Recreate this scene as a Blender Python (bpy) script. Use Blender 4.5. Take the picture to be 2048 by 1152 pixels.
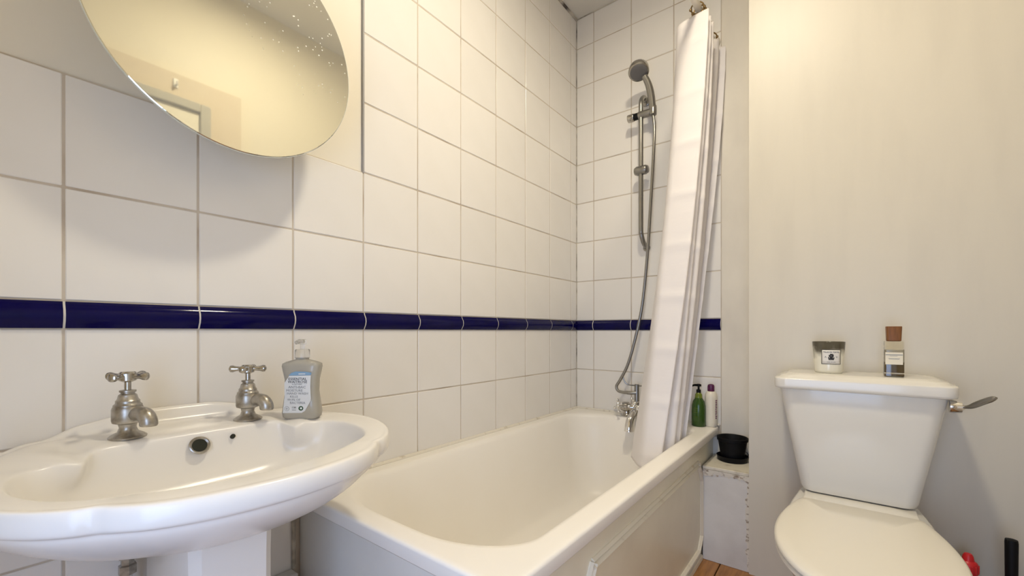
import bpy, bmesh, math, random
from mathutils import Vector, Matrix

for o in list(bpy.data.objects):
    bpy.data.objects.remove(o)
scene = bpy.context.scene
COL = scene.collection
random.seed(7)
F = 0.878                      # height of the lower edge of the blue border above the floor
PI = math.pi

# ------------------------------------------------------------------ camera
cam_d = bpy.data.cameras.new('camera')
cam = bpy.data.objects.new('camera', cam_d)
COL.objects.link(cam)
cam.location = (1.0727, -1.9282, F - 0.0046)
cam.rotation_euler = (PI / 2, 0, math.radians(37.788))
cam_d.sensor_width = 36.0
cam_d.lens = 844.27 / 2048 * 36.0
cam_d.shift_y = 85.95 / 2048
cam_d.clip_start = 0.02
scene.camera = cam

# ------------------------------------------------------------------ world, daylight, exposure
world = bpy.data.worlds.new('world')
scene.world = world
world.use_nodes = True
world.node_tree.nodes['Background'].inputs[0].default_value = (0.62, 0.76, 1.0, 1)
world.node_tree.nodes['Background'].inputs[1].default_value = 0.5

LAMP_STRENGTH = 170.0
LAMP_COLOR = (1.0, 0.895, 0.69)
LAMP_POS = (0.82, -1.10, F + 1.60)

day = bpy.data.lights.new('window_daylight', 'AREA')
day.shape = 'RECTANGLE'
day.size = 0.66
day.size_y = 0.90
day.energy = 6.3
day.color = (0.50, 0.66, 1.0)
day_o = bpy.data.objects.new('window_daylight', day)
COL.objects.link(day_o)
day_o.location = (1.05, -2.34, F - 0.14)
day_o.rotation_euler = (PI / 2, 0, 0)          # shines into the room, towards +y

scene.view_settings.view_transform = 'Standard'
scene.view_settings.look = 'None'
scene.view_settings.gamma = 1.0
scene.view_settings.use_curve_mapping = False
scene.view_settings.exposure = 0.76


# ------------------------------------------------------------------ materials
def mat(name, color, rough=0.5, metal=0.0, var=0.0, var_color=None, var_scale=6.0, bump=0.0, bump_scale=40.0,
        stretch=(1, 1, 1), spec=0.5, trans=0.0, ior=1.45, coat=0.0, alpha=1.0, rnd=0.0, lo=0.4, hi=0.7, sss=0.0):
    m = bpy.data.materials.new(name)
    m.use_nodes = True
    nt = m.node_tree
    b = nt.nodes['Principled BSDF']
    b.inputs['Base Color'].default_value = (*color, 1)
    b.inputs['Roughness'].default_value = rough
    b.inputs['Metallic'].default_value = metal
    b.inputs['Specular IOR Level'].default_value = spec
    b.inputs['Transmission Weight'].default_value = trans
    b.inputs['IOR'].default_value = ior
    b.inputs['Coat Weight'].default_value = coat
    b.inputs['Alpha'].default_value = alpha
    if sss:
        b.inputs['Subsurface Weight'].default_value = sss
        b.inputs['Subsurface Radius'].default_value = (0.01, 0.01, 0.01)
    tc = mp = None
    if var or bump:
        tc = nt.nodes.new('ShaderNodeTexCoord')
        mp = nt.nodes.new('ShaderNodeMapping')
        mp.inputs['Scale'].default_value = stretch
        nt.links.new(tc.outputs['Object'], mp.inputs['Vector'])
    col_out = None
    if var:
        n = nt.nodes.new('ShaderNodeTexNoise')
        n.inputs['Scale'].default_value = var_scale
        n.inputs['Detail'].default_value = 6
        nt.links.new(mp.outputs[0], n.inputs['Vector'])
        r = nt.nodes.new('ShaderNodeMapRange')
        r.inputs['From Min'].default_value = lo
        r.inputs['From Max'].default_value = hi
        r.inputs['To Max'].default_value = var
        nt.links.new(n.outputs['Fac'], r.inputs['Value'])
        mx = nt.nodes.new('ShaderNodeMix')
        mx.data_type = 'RGBA'
        mx.inputs['A'].default_value = (*color, 1)
        mx.inputs['B'].default_value = (*(var_color or tuple(c * 0.7 for c in color)), 1)
        nt.links.new(r.outputs[0], mx.inputs['Factor'])
        col_out = mx.outputs['Result']
        nt.links.new(col_out, b.inputs['Base Color'])
    if rnd:
        oi = nt.nodes.new('ShaderNodeObjectInfo')
        hs = nt.nodes.new('ShaderNodeHueSaturation')
        r2 = nt.nodes.new('ShaderNodeMapRange')
        r2.inputs['To Min'].default_value = 1 - rnd
        r2.inputs['To Max'].default_value = 1 + rnd
        nt.links.new(oi.outputs['Random'], r2.inputs['Value'])
        nt.links.new(r2.outputs[0], hs.inputs['Value'])
        hs.inputs['Color'].default_value = (*color, 1)
        if col_out:
            nt.links.new(col_out, hs.inputs['Color'])
        nt.links.new(hs.outputs[0], b.inputs['Base Color'])
    if bump:
        n2 = nt.nodes.new('ShaderNodeTexNoise')
        n2.inputs['Scale'].default_value = bump_scale
        n2.inputs['Detail'].default_value = 4
        nt.links.new(mp.outputs[0], n2.inputs['Vector'])
        bp = nt.nodes.new('ShaderNodeBump')
        bp.inputs['Strength'].default_value = bump
        bp.inputs['Distance'].default_value = 0.004
        nt.links.new(n2.outputs['Fac'], bp.inputs['Height'])
        nt.links.new(bp.outputs[0], b.inputs['Normal'])
    return m


M = {}
M['tile'] = mat('glazed_white_tile', (0.85, 0.82, 0.78), 0.25, var=0.10, var_color=(0.72, 0.69, 0.62), var_scale=9, bump=0.06, bump_scale=14, rnd=0.02)
M['grout'] = mat('grout', (0.60, 0.53, 0.44), 0.9, var=0.9, var_color=(0.36, 0.28, 0.20), var_scale=7, lo=0.48, hi=0.75)
M['blue'] = mat('cobalt_glaze', (0.003, 0.002, 0.060), 0.10, var=0.4, var_color=(0.002, 0.002, 0.03), var_scale=25, spec=0.2)
M['bgrout'] = mat('white_border_grout', (0.72, 0.68, 0.60), 0.8)
M['paint'] = mat('cream_wall_paint', (0.74, 0.68, 0.56), 0.55, var=0.12, var_color=(0.68, 0.63, 0.54), var_scale=3, bump=0.05, bump_scale=60)
M['upper_paint'] = mat('pale_cream_wall_paint', (0.84, 0.79, 0.69), 0.55, var=0.10, var_color=(0.76, 0.71, 0.62), var_scale=3, bump=0.05, bump_scale=60)
M['white_paint'] = mat('worn_white_wall_paint', (0.69, 0.645, 0.555), 0.42, var=0.28, var_color=(0.55, 0.51, 0.445), var_scale=5, stretch=(3, 3, 0.45),
                       bump=0.08, bump_scale=50, lo=0.45, hi=0.8)
M['dirty_paint'] = mat('grubby_wall_paint', (0.82, 0.765, 0.665), 0.6, var=0.5, var_color=(0.66, 0.61, 0.54), var_scale=8, stretch=(1, 1, 0.5), bump=0.1, bump_scale=50)
M['ceiling'] = mat('ceiling_paint', (0.72, 0.69, 0.63), 0.7, var=0.3, var_color=(0.64, 0.61, 0.55), var_scale=4)
M['mould'] = mat('mouldy_sealant', (0.62, 0.57, 0.48), 0.6, var=1.0, var_color=(0.08, 0.065, 0.055), var_scale=11, lo=0.46, hi=0.66)
M['sealant'] = mat('cream_sealant', (0.82, 0.77, 0.67), 0.5, var=0.8, var_color=(0.45, 0.36, 0.25), var_scale=30, lo=0.58, hi=0.75)
M['edge_shade'] = mat('grey_tile_edge_shade', (0.36, 0.35, 0.35), 0.5)  # shade of the exposed tile sides, put into a grey colour
M['wood_floor'] = mat('varnished_floorboard', (0.42, 0.20, 0.065), 0.35, var=0.8, var_color=(0.22, 0.09, 0.03), var_scale=10, stretch=(8, 1, 1), rnd=0.12)
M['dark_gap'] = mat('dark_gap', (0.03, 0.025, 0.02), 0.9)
M['enamel'] = mat('cream_bath_enamel', (0.94, 0.905, 0.85), 0.36, var=0.12, var_color=(0.84, 0.77, 0.66), var_scale=5, coat=0.0)
M['ceramic'] = mat('white_ceramic', (0.86, 0.835, 0.80), 0.22)
M['toilet_ceramic'] = mat('toilet_ceramic', (0.78, 0.755, 0.70), 0.14, coat=0.1)
M['seat'] = mat('cream_toilet_seat', (0.81, 0.765, 0.67), 0.28)
M['panel'] = mat('gloss_panel_paint', (0.92, 0.87, 0.71), 0.3, var=0.25, var_color=(0.62, 0.55, 0.43), var_scale=5)
M['bead'] = mat('cream_bead_paint', (0.80, 0.74, 0.61), 0.35, var=0.6, var_color=(0.45, 0.33, 0.20), var_scale=20, lo=0.6, hi=0.8)
M['end_panel'] = mat('grey_panel_paint', (0.80, 0.78, 0.73), 0.5, var=0.3, var_color=(0.62, 0.60, 0.56), var_scale=7, bump=0.05)
M['box_paint'] = mat('flaking_white_paint', (0.74, 0.72, 0.69), 0.55, var=0.5, var_color=(0.50, 0.47, 0.44), var_scale=7, bump=0.2, bump_scale=30)
M['flake'] = mat('flaked_edge', (0.74, 0.69, 0.60), 0.7, var=0.9, var_color=(0.26, 0.19, 0.13), var_scale=55, stretch=(1, 1, 1.6), lo=0.53, hi=0.66, bump=0.4, bump_scale=60)
M['chrome'] = mat('aged_chrome', (0.52, 0.50, 0.46), 0.18, 1.0, var=0.6, var_color=(0.30, 0.27, 0.23), var_scale=40)
M['top_paint'] = mat('grubby_cream_paint', (0.76, 0.71, 0.60), 0.5, var=0.8, var_color=(0.40, 0.33, 0.24), var_scale=18, lo=0.55, hi=0.75)
M['bright_chrome'] = mat('bright_chrome', (0.80, 0.79, 0.77), 0.08, 1.0)
M['dull_chrome'] = mat('dull_limescaled_chrome', (0.50, 0.475, 0.43), 0.34, 0.85, var=0.9, var_color=(0.24, 0.21, 0.17), var_scale=60)
M['grey_metal'] = mat('satin_grey_metal', (0.30, 0.29, 0.27), 0.32, 0.9)
M['dark_face'] = mat('dark_grey_spray_face', (0.16, 0.155, 0.155), 0.5)
M['black'] = mat('black_plastic', (0.004, 0.004, 0.005), 0.5, spec=0.25)
M['dark_hole'] = mat('dark_hole', (0.01, 0.012, 0.006), 0.7)
M['curtain'] = mat('white_polyester', (0.84, 0.80, 0.79), 0.6, bump=0.45, bump_scale=9, stretch=(0.7, 0.7, 2.2))
b_ = M['curtain'].node_tree.nodes['Principled BSDF']
b_.inputs['Subsurface Weight'].default_value = 0.0
M['brass'] = mat('antique_brass', (0.30, 0.20, 0.09), 0.3, 1.0)
M['rail'] = mat('cream_rail', (0.74, 0.69, 0.60), 0.3)
M['soap'] = mat('cloudy_clear_plastic', (0.60, 0.575, 0.51), 0.16, var=0.3, var_color=(0.50, 0.48, 0.42), var_scale=20, trans=0.4)
M['clear'] = mat('clear_plastic', (0.92, 0.91, 0.88), 0.12, trans=0.85)
M['label'] = mat('white_paper_label', (0.80, 0.82, 0.84), 0.5)
M['label_blue'] = mat('blue_print', (0.25, 0.42, 0.62), 0.5)
M['ink'] = mat('dark_ink', (0.03, 0.03, 0.035), 0.6)
M['ink_grey'] = mat('grey_ink', (0.30, 0.31, 0.33), 0.6)
M['ink_green'] = mat('green_ink', (0.03, 0.09, 0.035), 0.6)
M['glass_edge'] = mat('polished_glass_edge', (0.70, 0.72, 0.64), 0.15)
M['glass'] = mat('clear_glass', (0.96, 0.96, 0.93), 0.03, trans=1.0, ior=1.45)
M['wax'] = mat('cream_wax', (0.82, 0.78, 0.66), 0.5)
M['cream_label'] = mat('cream_label', (0.84, 0.78, 0.64), 0.6)
M['paper'] = mat('off_white_label', (0.82, 0.79, 0.74), 0.6)
M['amber'] = mat('amber_liquid', (0.20, 0.13, 0.05), 0.1, trans=0.25)
M['pale_liquid'] = mat('pale_liquid', (0.74, 0.68, 0.54), 0.1, trans=0.4)
M['cork_wood'] = mat('brown_wooden_cap', (0.22, 0.085, 0.022), 0.5, var=0.7, var_color=(0.12, 0.045, 0.012), var_scale=40, stretch=(4, 4, 0.6))
M['green'] = mat('green_bottle', (0.035, 0.085, 0.012), 0.2, var=0.4, var_color=(0.02, 0.05, 0.008), var_scale=12)
M['lime'] = mat('lime_liquid', (0.16, 0.21, 0.02), 0.25)
M['cream_plastic'] = mat('cream_plastic', (0.80, 0.745, 0.63), 0.35)
M['purple'] = mat('purple_cap', (0.10, 0.015, 0.07), 0.25)
M['purple_ink'] = mat('purple_ink', (0.16, 0.05, 0.11), 0.5)
M['red'] = mat('red_cap', (0.60, 0.02, 0.025), 0.35)
M['white_plastic'] = mat('white_plastic', (0.78, 0.76, 0.70), 0.35)
M['pink'] = mat('pink_plaster', (0.66, 0.57, 0.45), 0.7, var=0.3, var_color=(0.60, 0.49, 0.37))
M['grey_wood'] = mat('grey_architrave', (0.42, 0.40, 0.35), 0.6)
M['door'] = mat('door_paint', (0.74, 0.69, 0.57), 0.45)

# soot on the candle glass: dark patches that fade out downwards from the rim
m = mat('sooty_glass', (0.62, 0.60, 0.50), 0.12, trans=0.0)
nt = m.node_tree
b = nt.nodes['Principled BSDF']
tc = nt.nodes.new('ShaderNodeTexCoord')
sx = nt.nodes.new('ShaderNodeSeparateXYZ')
nt.links.new(tc.outputs['Object'], sx.inputs[0])
nz = nt.nodes.new('ShaderNodeTexNoise')
nz.inputs['Scale'].default_value = 28
nt.links.new(tc.outputs['Object'], nz.inputs['Vector'])
mr = nt.nodes.new('ShaderNodeMath')
mr.operation = 'MULTIPLY_ADD'
nt.links.new(nz.outputs['Fac'], mr.inputs[0])
mr.inputs[1].default_value = 0.06
nt.links.new(sx.outputs['Z'], mr.inputs[2])
rp = nt.nodes.new('ShaderNodeValToRGB')
rp.color_ramp.elements[0].position = 0.075
rp.color_ramp.elements[0].color = (0.80, 0.765, 0.64, 1)
rp.color_ramp.elements[1].position = 0.108
rp.color_ramp.elements[1].color = (0.085, 0.075, 0.052, 1)
nt.links.new(mr.outputs[0], rp.inputs[0])
nt.links.new(rp.outputs[0], b.inputs['Base Color'])
M['soot_glass'] = m

# mirror: silvered glass with limescale speckles
m = mat('mirror_glass', (0.74, 0.735, 0.64), 0.03, 1.0)
nt = m.node_tree
b = nt.nodes['Principled BSDF']
tc = nt.nodes.new('ShaderNodeTexCoord')
vo = nt.nodes.new('ShaderNodeTexVoronoi')
vo.inputs['Scale'].default_value = 105
nt.links.new(tc.outputs['Object'], vo.inputs['Vector'])
lt = nt.nodes.new('ShaderNodeMath')
lt.operation = 'LESS_THAN'
lt.inputs[1].default_value = 0.16
nt.links.new(vo.outputs['Distance'], lt.inputs[0])
sp = nt.nodes.new('ShaderNodeSeparateColor')
nt.links.new(vo.outputs['Color'], sp.inputs[0])
g1 = nt.nodes.new('ShaderNodeMath')
g1.operation = 'GREATER_THAN'
g1.inputs[1].default_value = 0.45
nt.links.new(sp.outputs[0], g1.inputs[0])
# splashes lie in a drift near the bath side of the mirror
ds = nt.nodes.new('ShaderNodeVectorMath')
ds.operation = 'DISTANCE'
ds.inputs[1].default_value = (0.0, 0.150, 0.09)
nt.links.new(tc.outputs['Object'], ds.inputs[0])
g2 = nt.nodes.new('ShaderNodeMapRange')
g2.inputs['From Min'].default_value = 0.17
g2.inputs['From Max'].default_value = 0.05
nt.links.new(ds.outputs['Value'], g2.inputs['Value'])
p1 = nt.nodes.new('ShaderNodeMath')
p1.operation = 'MULTIPLY'
nt.links.new(lt.outputs[0], p1.inputs[0])
nt.links.new(g1.outputs[0], p1.inputs[1])
p2 = nt.nodes.new('ShaderNodeMath')
p2.operation = 'MULTIPLY'
nt.links.new(p1.outputs[0], p2.inputs[0])
nt.links.new(g2.outputs[0], p2.inputs[1])
df = nt.nodes.new('ShaderNodeBsdfDiffuse')
df.inputs[0].default_value = (0.95, 0.93, 0.85, 1)
ms = nt.nodes.new('ShaderNodeMixShader')
# faint even haze mixed in over the whole glass
hz = nt.nodes.new('ShaderNodeMath')
hz.operation = 'ADD'
hz.inputs[1].default_value = 0.12
nt.links.new(p2.outputs[0], hz.inputs[0])
nt.links.new(hz.outputs[0], ms.inputs[0])
nt.links.new(b.outputs[0], ms.inputs[1])
nt.links.new(df.outputs[0], ms.inputs[2])
nt.links.new(ms.outputs[0], nt.nodes['Material Output'].inputs[0])
M['mirror'] = m

m = bpy.data.materials.new('lamp_globe')
m.use_nodes = True
b = m.node_tree.nodes['Principled BSDF']
b.inputs['Emission Color'].default_value = (*LAMP_COLOR, 1)
b.inputs['Emission Strength'].default_value = LAMP_STRENGTH
M['lamp'] = m


# ------------------------------------------------------------------ helpers
def link(o, parent=None):
    COL.objects.link(o)
    if parent is not None:
        o.parent = parent
    return o


def finish(name, bm, material, parent=None, smooth=True, loc=None, angle=40):
    bmesh.ops.recalc_face_normals(bm, faces=bm.faces)
    me = bpy.data.meshes.new(name)
    bm.to_mesh(me)
    bm.free()
    if smooth:
        for p in me.polygons:
            p.use_smooth = True
        try:
            me.set_sharp_from_angle(angle=math.radians(angle))
        except Exception:
            pass
    me.materials.append(M[material])
    o = bpy.data.objects.new(name, me)
    if loc:
        o.location = loc
    return link(o, parent)


def tag(o, label, cat, group=None):
    o['label'] = label
    o['category'] = cat
    if group:
        o['group'] = group
    return o


def thing(name, label, cat, loc=(0, 0, 0), rz=0.0, group=None):
    o = bpy.data.objects.new(name, None)
    o.empty_display_size = 0.05
    o.location = loc
    o.rotation_euler = (0, 0, rz)
    link(o)
    return tag(o, label, cat, group)


def structure(o):
    o['kind'] = 'structure'
    return o


def box(bm, x0, x1, y0, y1, z0, z1, bevel=0.0, seg=1):
    n0 = set(bm.verts)
    vs = [bm.verts.new((x, y, z)) for x in (x0, x1) for y in (y0, y1) for z in (z0, z1)]
    for f in ((0, 1, 3, 2), (4, 6, 7, 5), (0, 4, 5, 1), (2, 3, 7, 6), (0, 2, 6, 4), (1, 5, 7, 3)):
        bm.faces.new([vs[i] for i in f])
    if bevel:
        es = list({e for v in vs for e in v.link_edges})
        bmesh.ops.bevel(bm, geom=es, offset=bevel, segments=seg, affect='EDGES', profile=0.6)
    return bm


def box_obj(name, dims, material, parent=None, bevel=0.0, seg=1):
    bm = bmesh.new()
    box(bm, *dims, bevel=bevel, seg=seg)
    return finish(name, bm, material, parent, smooth=bevel > 0)


def loft(bm, rings, cap0=True, cap1=True, closed=True):
    rs = [[bm.verts.new(p) for p in r] for r in rings]
    n = len(rs[0])
    for a, b in zip(rs, rs[1:]):
        for i in range(n if closed else n - 1):
            j = (i + 1) % n
            bm.faces.new((a[i], a[j], b[j], b[i]))
    if cap0:
        bm.faces.new(list(reversed(rs[0])))
    if cap1:
        bm.faces.new(rs[-1])
    return rs


def lathe(bm, prof, seg=32, center=(0, 0, 0), mtx=None, caps=True):
    rings = []
    for r, z in prof:
        ring = []
        for i in range(seg):
            a = 2 * PI * i / seg
            v = Vector((r * math.cos(a), r * math.sin(a), z))
            if mtx:
                v = mtx @ v
            ring.append(v + Vector(center))
        rings.append(ring)
    loft(bm, rings, caps, caps)
    return bm


def tube(bm, pts, rad, seg=12, caps=True):
    pts = [Vector(p) for p in pts]
    n = len(pts)
    if not hasattr(rad, '__len__'):
        rad = [rad] * n
    t0 = (pts[1] - pts[0]).normalized()
    up = Vector((0, 0, 1)) if abs(t0.z) < 0.9 else Vector((1, 0, 0))
    nrm = (up - t0 * up.dot(t0)).normalized()
    rings = []
    for i, p in enumerate(pts):
        if i == 0:
            t = t0
        elif i == n - 1:
            t = (pts[-1] - pts[-2]).normalized()
        else:
            t = (pts[i + 1] - pts[i - 1]).normalized()
        nrm = (nrm - t * nrm.dot(t)).normalized()
        bn = t.cross(nrm)
        rings.append([p + (nrm * math.cos(2 * PI * k / seg) + bn * math.sin(2 * PI * k / seg)) * rad[i] for k in range(seg)])
    loft(bm, rings, caps, caps)
    return bm


def spline(pts, sub=6):
    """Catmull-Rom through pts."""
    pts = [Vector(p) for p in pts]
    out = []
    for i in range(len(pts) - 1):
        p0 = pts[max(i - 1, 0)]
        p1, p2 = pts[i], pts[i + 1]
        p3 = pts[min(i + 2, len(pts) - 1)]
        for k in range(sub):
            t = k / sub
            out.append(0.5 * ((2 * p1) + (p2 - p0) * t + (2 * p0 - 5 * p1 + 4 * p2 - p3) * t * t + (3 * p1 - p0 - 3 * p2 + p3) * t ** 3))
    out.append(pts[-1])
    return out


def sphere(bm, c, r, sx=1, sy=1, sz=1, u=16, v=10, mtx=None):
    mt = Matrix.Translation(c) @ (mtx or Matrix.Identity(4)) @ Matrix.Diagonal((sx, sy, sz, 1))
    bmesh.ops.create_uvsphere(bm, u_segments=u, v_segments=v, radius=r, matrix=mt)
    return bm


def rrect(w, d, r, seg=6, cx=0, cy=0):
    """rounded rectangle outline, list of (x, y), counter-clockwise"""
    pts = []
    for sx, sy, a0 in ((1, 1, 0), (-1, 1, PI / 2), (-1, -1, PI), (1, -1, 3 * PI / 2)):
        for k in range(seg + 1):
            a = a0 + PI / 2 * k / seg
            pts.append((cx + sx * (w / 2 - r) + r * math.cos(a), cy + sy * (d / 2 - r) + r * math.sin(a)))
    return pts


def text_part(name, s, size, material, parent, loc, rot=(PI / 2, 0, 0), sx=1.0, align='CENTER', ext=0.0002):
    cu = bpy.data.curves.new(name, 'FONT')
    cu.body = s
    cu.size = size
    cu.align_x = align
    cu.align_y = 'CENTER'
    cu.extrude = ext
    cu.resolution_u = 2
    t = bpy.data.objects.new(name, cu)
    COL.objects.link(t)
    dg = bpy.context.evaluated_depsgraph_get()
    me = bpy.data.meshes.new_from_object(t.evaluated_get(dg))
    bpy.data.objects.remove(t)
    bpy.data.curves.remove(cu)
    me.materials.clear()
    me.materials.append(M[material])
    o = bpy.data.objects.new(name, me)
    o.location = loc
    o.rotation_euler = rot
    o.scale = (sx, 1, 1)
    return link(o, parent)


# ------------------------------------------------------------------ the room
TW, TH, BH, G = 0.1965, 0.2, 0.0479, 0.0036          # tile pitches, border height, joint
RX, NY, CZ = 1.475, -2.25, F + 1.60                  # right wall, near wall, ceiling
LCOL = [0.0] + [-0.0566 - TW * k for k in range(13) if -0.0566 - TW * (k - 1) > NY]  # joints of the left wall, from the corner forwards
LCOL[-1] = max(LCOL[-1], NY)
YT = -0.0566 - TW * 6                                # full-height tiling ends here
BCOL = [0.0, 0.0965, 0.293, 0.4895, 0.6835]

wall_left = structure(box_obj('wall_left', (-0.12, -0.008, NY, 0.1, 0, CZ), 'upper_paint'))
wall_back = structure(box_obj('wall_back', (-0.12, 0.95, 0.004, 0.12, 0, CZ), 'dirty_paint'))
wall_br = structure(box_obj('wall_back_right', (0.816, RX + 0.1, -0.207, 0.004, 0, CZ), 'white_paint'))
wall_right = structure(box_obj('wall_right', (RX, RX + 0.1, NY, -0.207, 0, CZ), 'paint'))
ceiling = structure(box_obj('ceiling', (-0.12, RX + 0.1, NY - 0.1, 0.12, CZ, CZ + 0.08), 'ceiling'))

# near wall with a window opening behind the camera
bm = bmesh.new()
WX0, WX1, WZ0, WZ1 = 0.70, 1.40, F - 0.62, F + 0.34
box(bm, -0.12, WX0, NY - 0.1, NY, 0, CZ)
box(bm, WX1, RX + 0.1, NY - 0.1, NY, 0, CZ)
box(bm, WX0, WX1, NY - 0.1, NY, 0, WZ0)
box(bm, WX0, WX1, NY - 0.1, NY, WZ1, CZ)
wall_near = structure(finish('wall_near', bm, 'paint', smooth=False))
win = bpy.data.objects.new('window_1', None)
link(win)
structure(win)
for nm, d in (('window_frame', (WX0, WX0 + 0.03, NY - 0.07, NY - 0.03, WZ0, WZ1)), ('window_frame', (WX1 - 0.03, WX1, NY - 0.07, NY - 0.03, WZ0, WZ1)),
              ('window_frame', (WX0 + 0.03, WX1 - 0.03, NY - 0.07, NY - 0.03, WZ0, WZ0 + 0.03)), ('window_frame', (WX0 + 0.03, WX1 - 0.03, NY - 0.07, NY - 0.03, WZ1 - 0.03, WZ1))):
    box_obj(nm, d, 'white_plastic', win)

m = bpy.data.materials.new('window_pane')
m.use_nodes = True
nt = m.node_tree
tr = nt.nodes.new('ShaderNodeBsdfTransparent')
gl = nt.nodes.new('ShaderNodeBsdfGlossy')
gl.inputs['Roughness'].default_value = 0.02
mxs = nt.nodes.new('ShaderNodeMixShader')
mxs.inputs[0].default_value = 0.06
nt.links.new(tr.outputs[0], mxs.inputs[1])
nt.links.new(gl.outputs[0], mxs.inputs[2])
nt.links.new(mxs.outputs[0], nt.nodes['Material Output'].inputs[0])
M['pane'] = m
box_obj('pane', (WX0 + 0.03, WX1 - 0.03, NY - 0.052, NY - 0.048, WZ0 + 0.03, WZ1 - 0.03), 'pane', win)

# floor: boards running towards the back wall
floor = structure(box_obj('floor', (-0.12, RX + 0.1, NY - 0.1, 0.12, -0.1, -0.012), 'dark_gap'))
bm = bmesh.new()
box(bm, 0.0015, 0.1185, NY, 0.0, -0.012, 0.0, 0.0012)
pm = None
x = 0.0
while x < RX - 0.01:
    if pm is None:
        p0 = finish('plank', bm, 'wood_floor', floor)
        pm = p0.data
        p0.location.x = x
    else:
        q = bpy.data.objects.new('plank', pm)
        q.location.x = x
        link(q, floor)
    x += 0.12

# tiles -------------------------------------------------------------
tile_cache = {}


def tile(parent, axis, a0, a1, z0, z1):
    """one glazed tile; axis 'x': lies on the left wall (a = y), axis 'y': on the back wall (a = x)"""
    w, h = round(a1 - a0 - G, 4), round(z1 - z0 - G, 4)
    if w < 0.006 or h < 0.006:
        return
    key = (axis, w, h)
    if key not in tile_cache:
        bm = bmesh.new()
        if axis == 'x':
            box(bm, -0.008, 0, -w / 2, w / 2, -h / 2, h / 2, 0.0016)
        else:
            box(bm, -w / 2, w / 2, 0, 0.008, -h / 2, h / 2, 0.0016)
        o = finish('tile', bm, 'tile', parent, smooth=False)
        tile_cache[key] = o.data
    else:
        o = link(bpy.data.objects.new('tile', tile_cache[key]), parent)
    c = (a0 + a1) / 2
    j = random.uniform(-0.0005, 0.0003)
    o.location = (j, c, (z0 + z1) / 2) if axis == 'x' else (c, -j, (z0 + z1) / 2)
    return o


PROF = [(0.0, 0.0), (0.003, 0.0005), (0.006, 0.006), (0.0105, 0.013), (0.0125, 0.022), (0.0115, 0.031), (0.0075, 0.038), (0.0045, 0.043), (0.004, 0.0469), (0.0, 0.0472)]


def border(parent, name, material, axis, a0, a1, inset=0.0, gap=0.0):
    bm = bmesh.new()
    rings = []
    for a in (a0 + gap, a1 - gap):
        r = []
        for d, z in [(-0.0075, 0.0)] + PROF + [(-0.0075, 0.0472)]:
            dd = d - (inset if d > 0 else 0)
            r.append((dd, a, F + z) if axis == 'x' else (a, -dd, F + z))
        rings.append(r)
    loft(bm, rings)
    return finish(name, bm, material, parent, angle=50)


rows_up = [F + BH + TH * k for k in range(8)] + [CZ]
rows_dn = [F, F - TH, F - 2 * TH, F - 3 * TH, F - 4 * TH, 0.0]
for a, b2 in zip(LCOL, LCOL[1:]):                       # a is nearer the corner (larger y)
    for k in range(8):
        if k < 2 or a > YT + 0.01:
            tile(wall_left, 'x', b2, a, rows_up[k], rows_up[k + 1])
    for k in range(5):
        if k < 2 or b2 < -1.44:
            if k >= 2 and a > -1.43:
                tile(wall_left, 'x', b2, min(a, -1.432), rows_dn[k + 1], rows_dn[k])
            else:
                tile(wall_left, 'x', b2, a, rows_dn[k + 1], rows_dn[k])
    border(wall_left, 'border_tile', 'blue', 'x', b2, a, gap=0.0016)
for a, b2 in zip(BCOL, BCOL[1:]):
    for k in range(8):
        tile(wall_back, 'y', a, b2, rows_up[k], rows_up[k + 1])
    for k in range(2):
        tile(wall_back, 'y', a, b2, rows_dn[k + 1], rows_dn[k])
    border(wall_back, 'border_tile', 'blue', 'y', a, b2, gap=0.0016)
border(wall_left, 'border_grout', 'bgrout', 'x', NY, 0.0, inset=0.0007)
border(wall_back, 'border_grout', 'bgrout', 'y', 0.0, BCOL[-1], inset=0.0007)
# joints: recessed behind the faces of the tiles
bm = bmesh.new()
box(bm, -0.008, -0.0016, NY, 0.004, 0, F + BH + 2 * TH)
box(bm, -0.008, -0.0016, YT, 0.004, F + BH + 2 * TH, CZ)
finish('grout', bm, 'grout', wall_left, smooth=False)
box_obj('grout', (-0.001, BCOL[-1], 0.0016, 0.004, F - 0.45, CZ), 'grout', wall_back)
box_obj('tile_edge_shade', (-0.008, 0.0004, YT - 0.0022, YT + 0.0016, F + BH + 2 * TH - 0.001, CZ), 'edge_shade', wall_left)  # added grey strip, paints the tile sides as shaded
# mouldy sealant in the corner and along the ceiling
bm = bmesh.new()
tube(bm, [(0.001, -0.001, F - 0.39), (0.001, -0.001, F - 0.001)], 0.0022, 6)
tube(bm, [(0.001, -0.001, F + BH), (0.001, -0.001, CZ)], 0.0022, 6)
finish('corner_sealant', bm, 'mould', wall_back)
bm = bmesh.new()
tube(bm, [(0.0, -0.002, CZ - 0.001), (BCOL[-1], -0.002, CZ - 0.001)], 0.003, 6)
finish('ceiling_sealant', bm, 'mould', wall_back)
bm = bmesh.new()
tube(bm, [(0.004, YT, CZ - 0.003), (0.004, -0.004, CZ - 0.003)], 0.007, 8)
finish('ceiling_sealant', bm, 'mould', wall_left)

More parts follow.
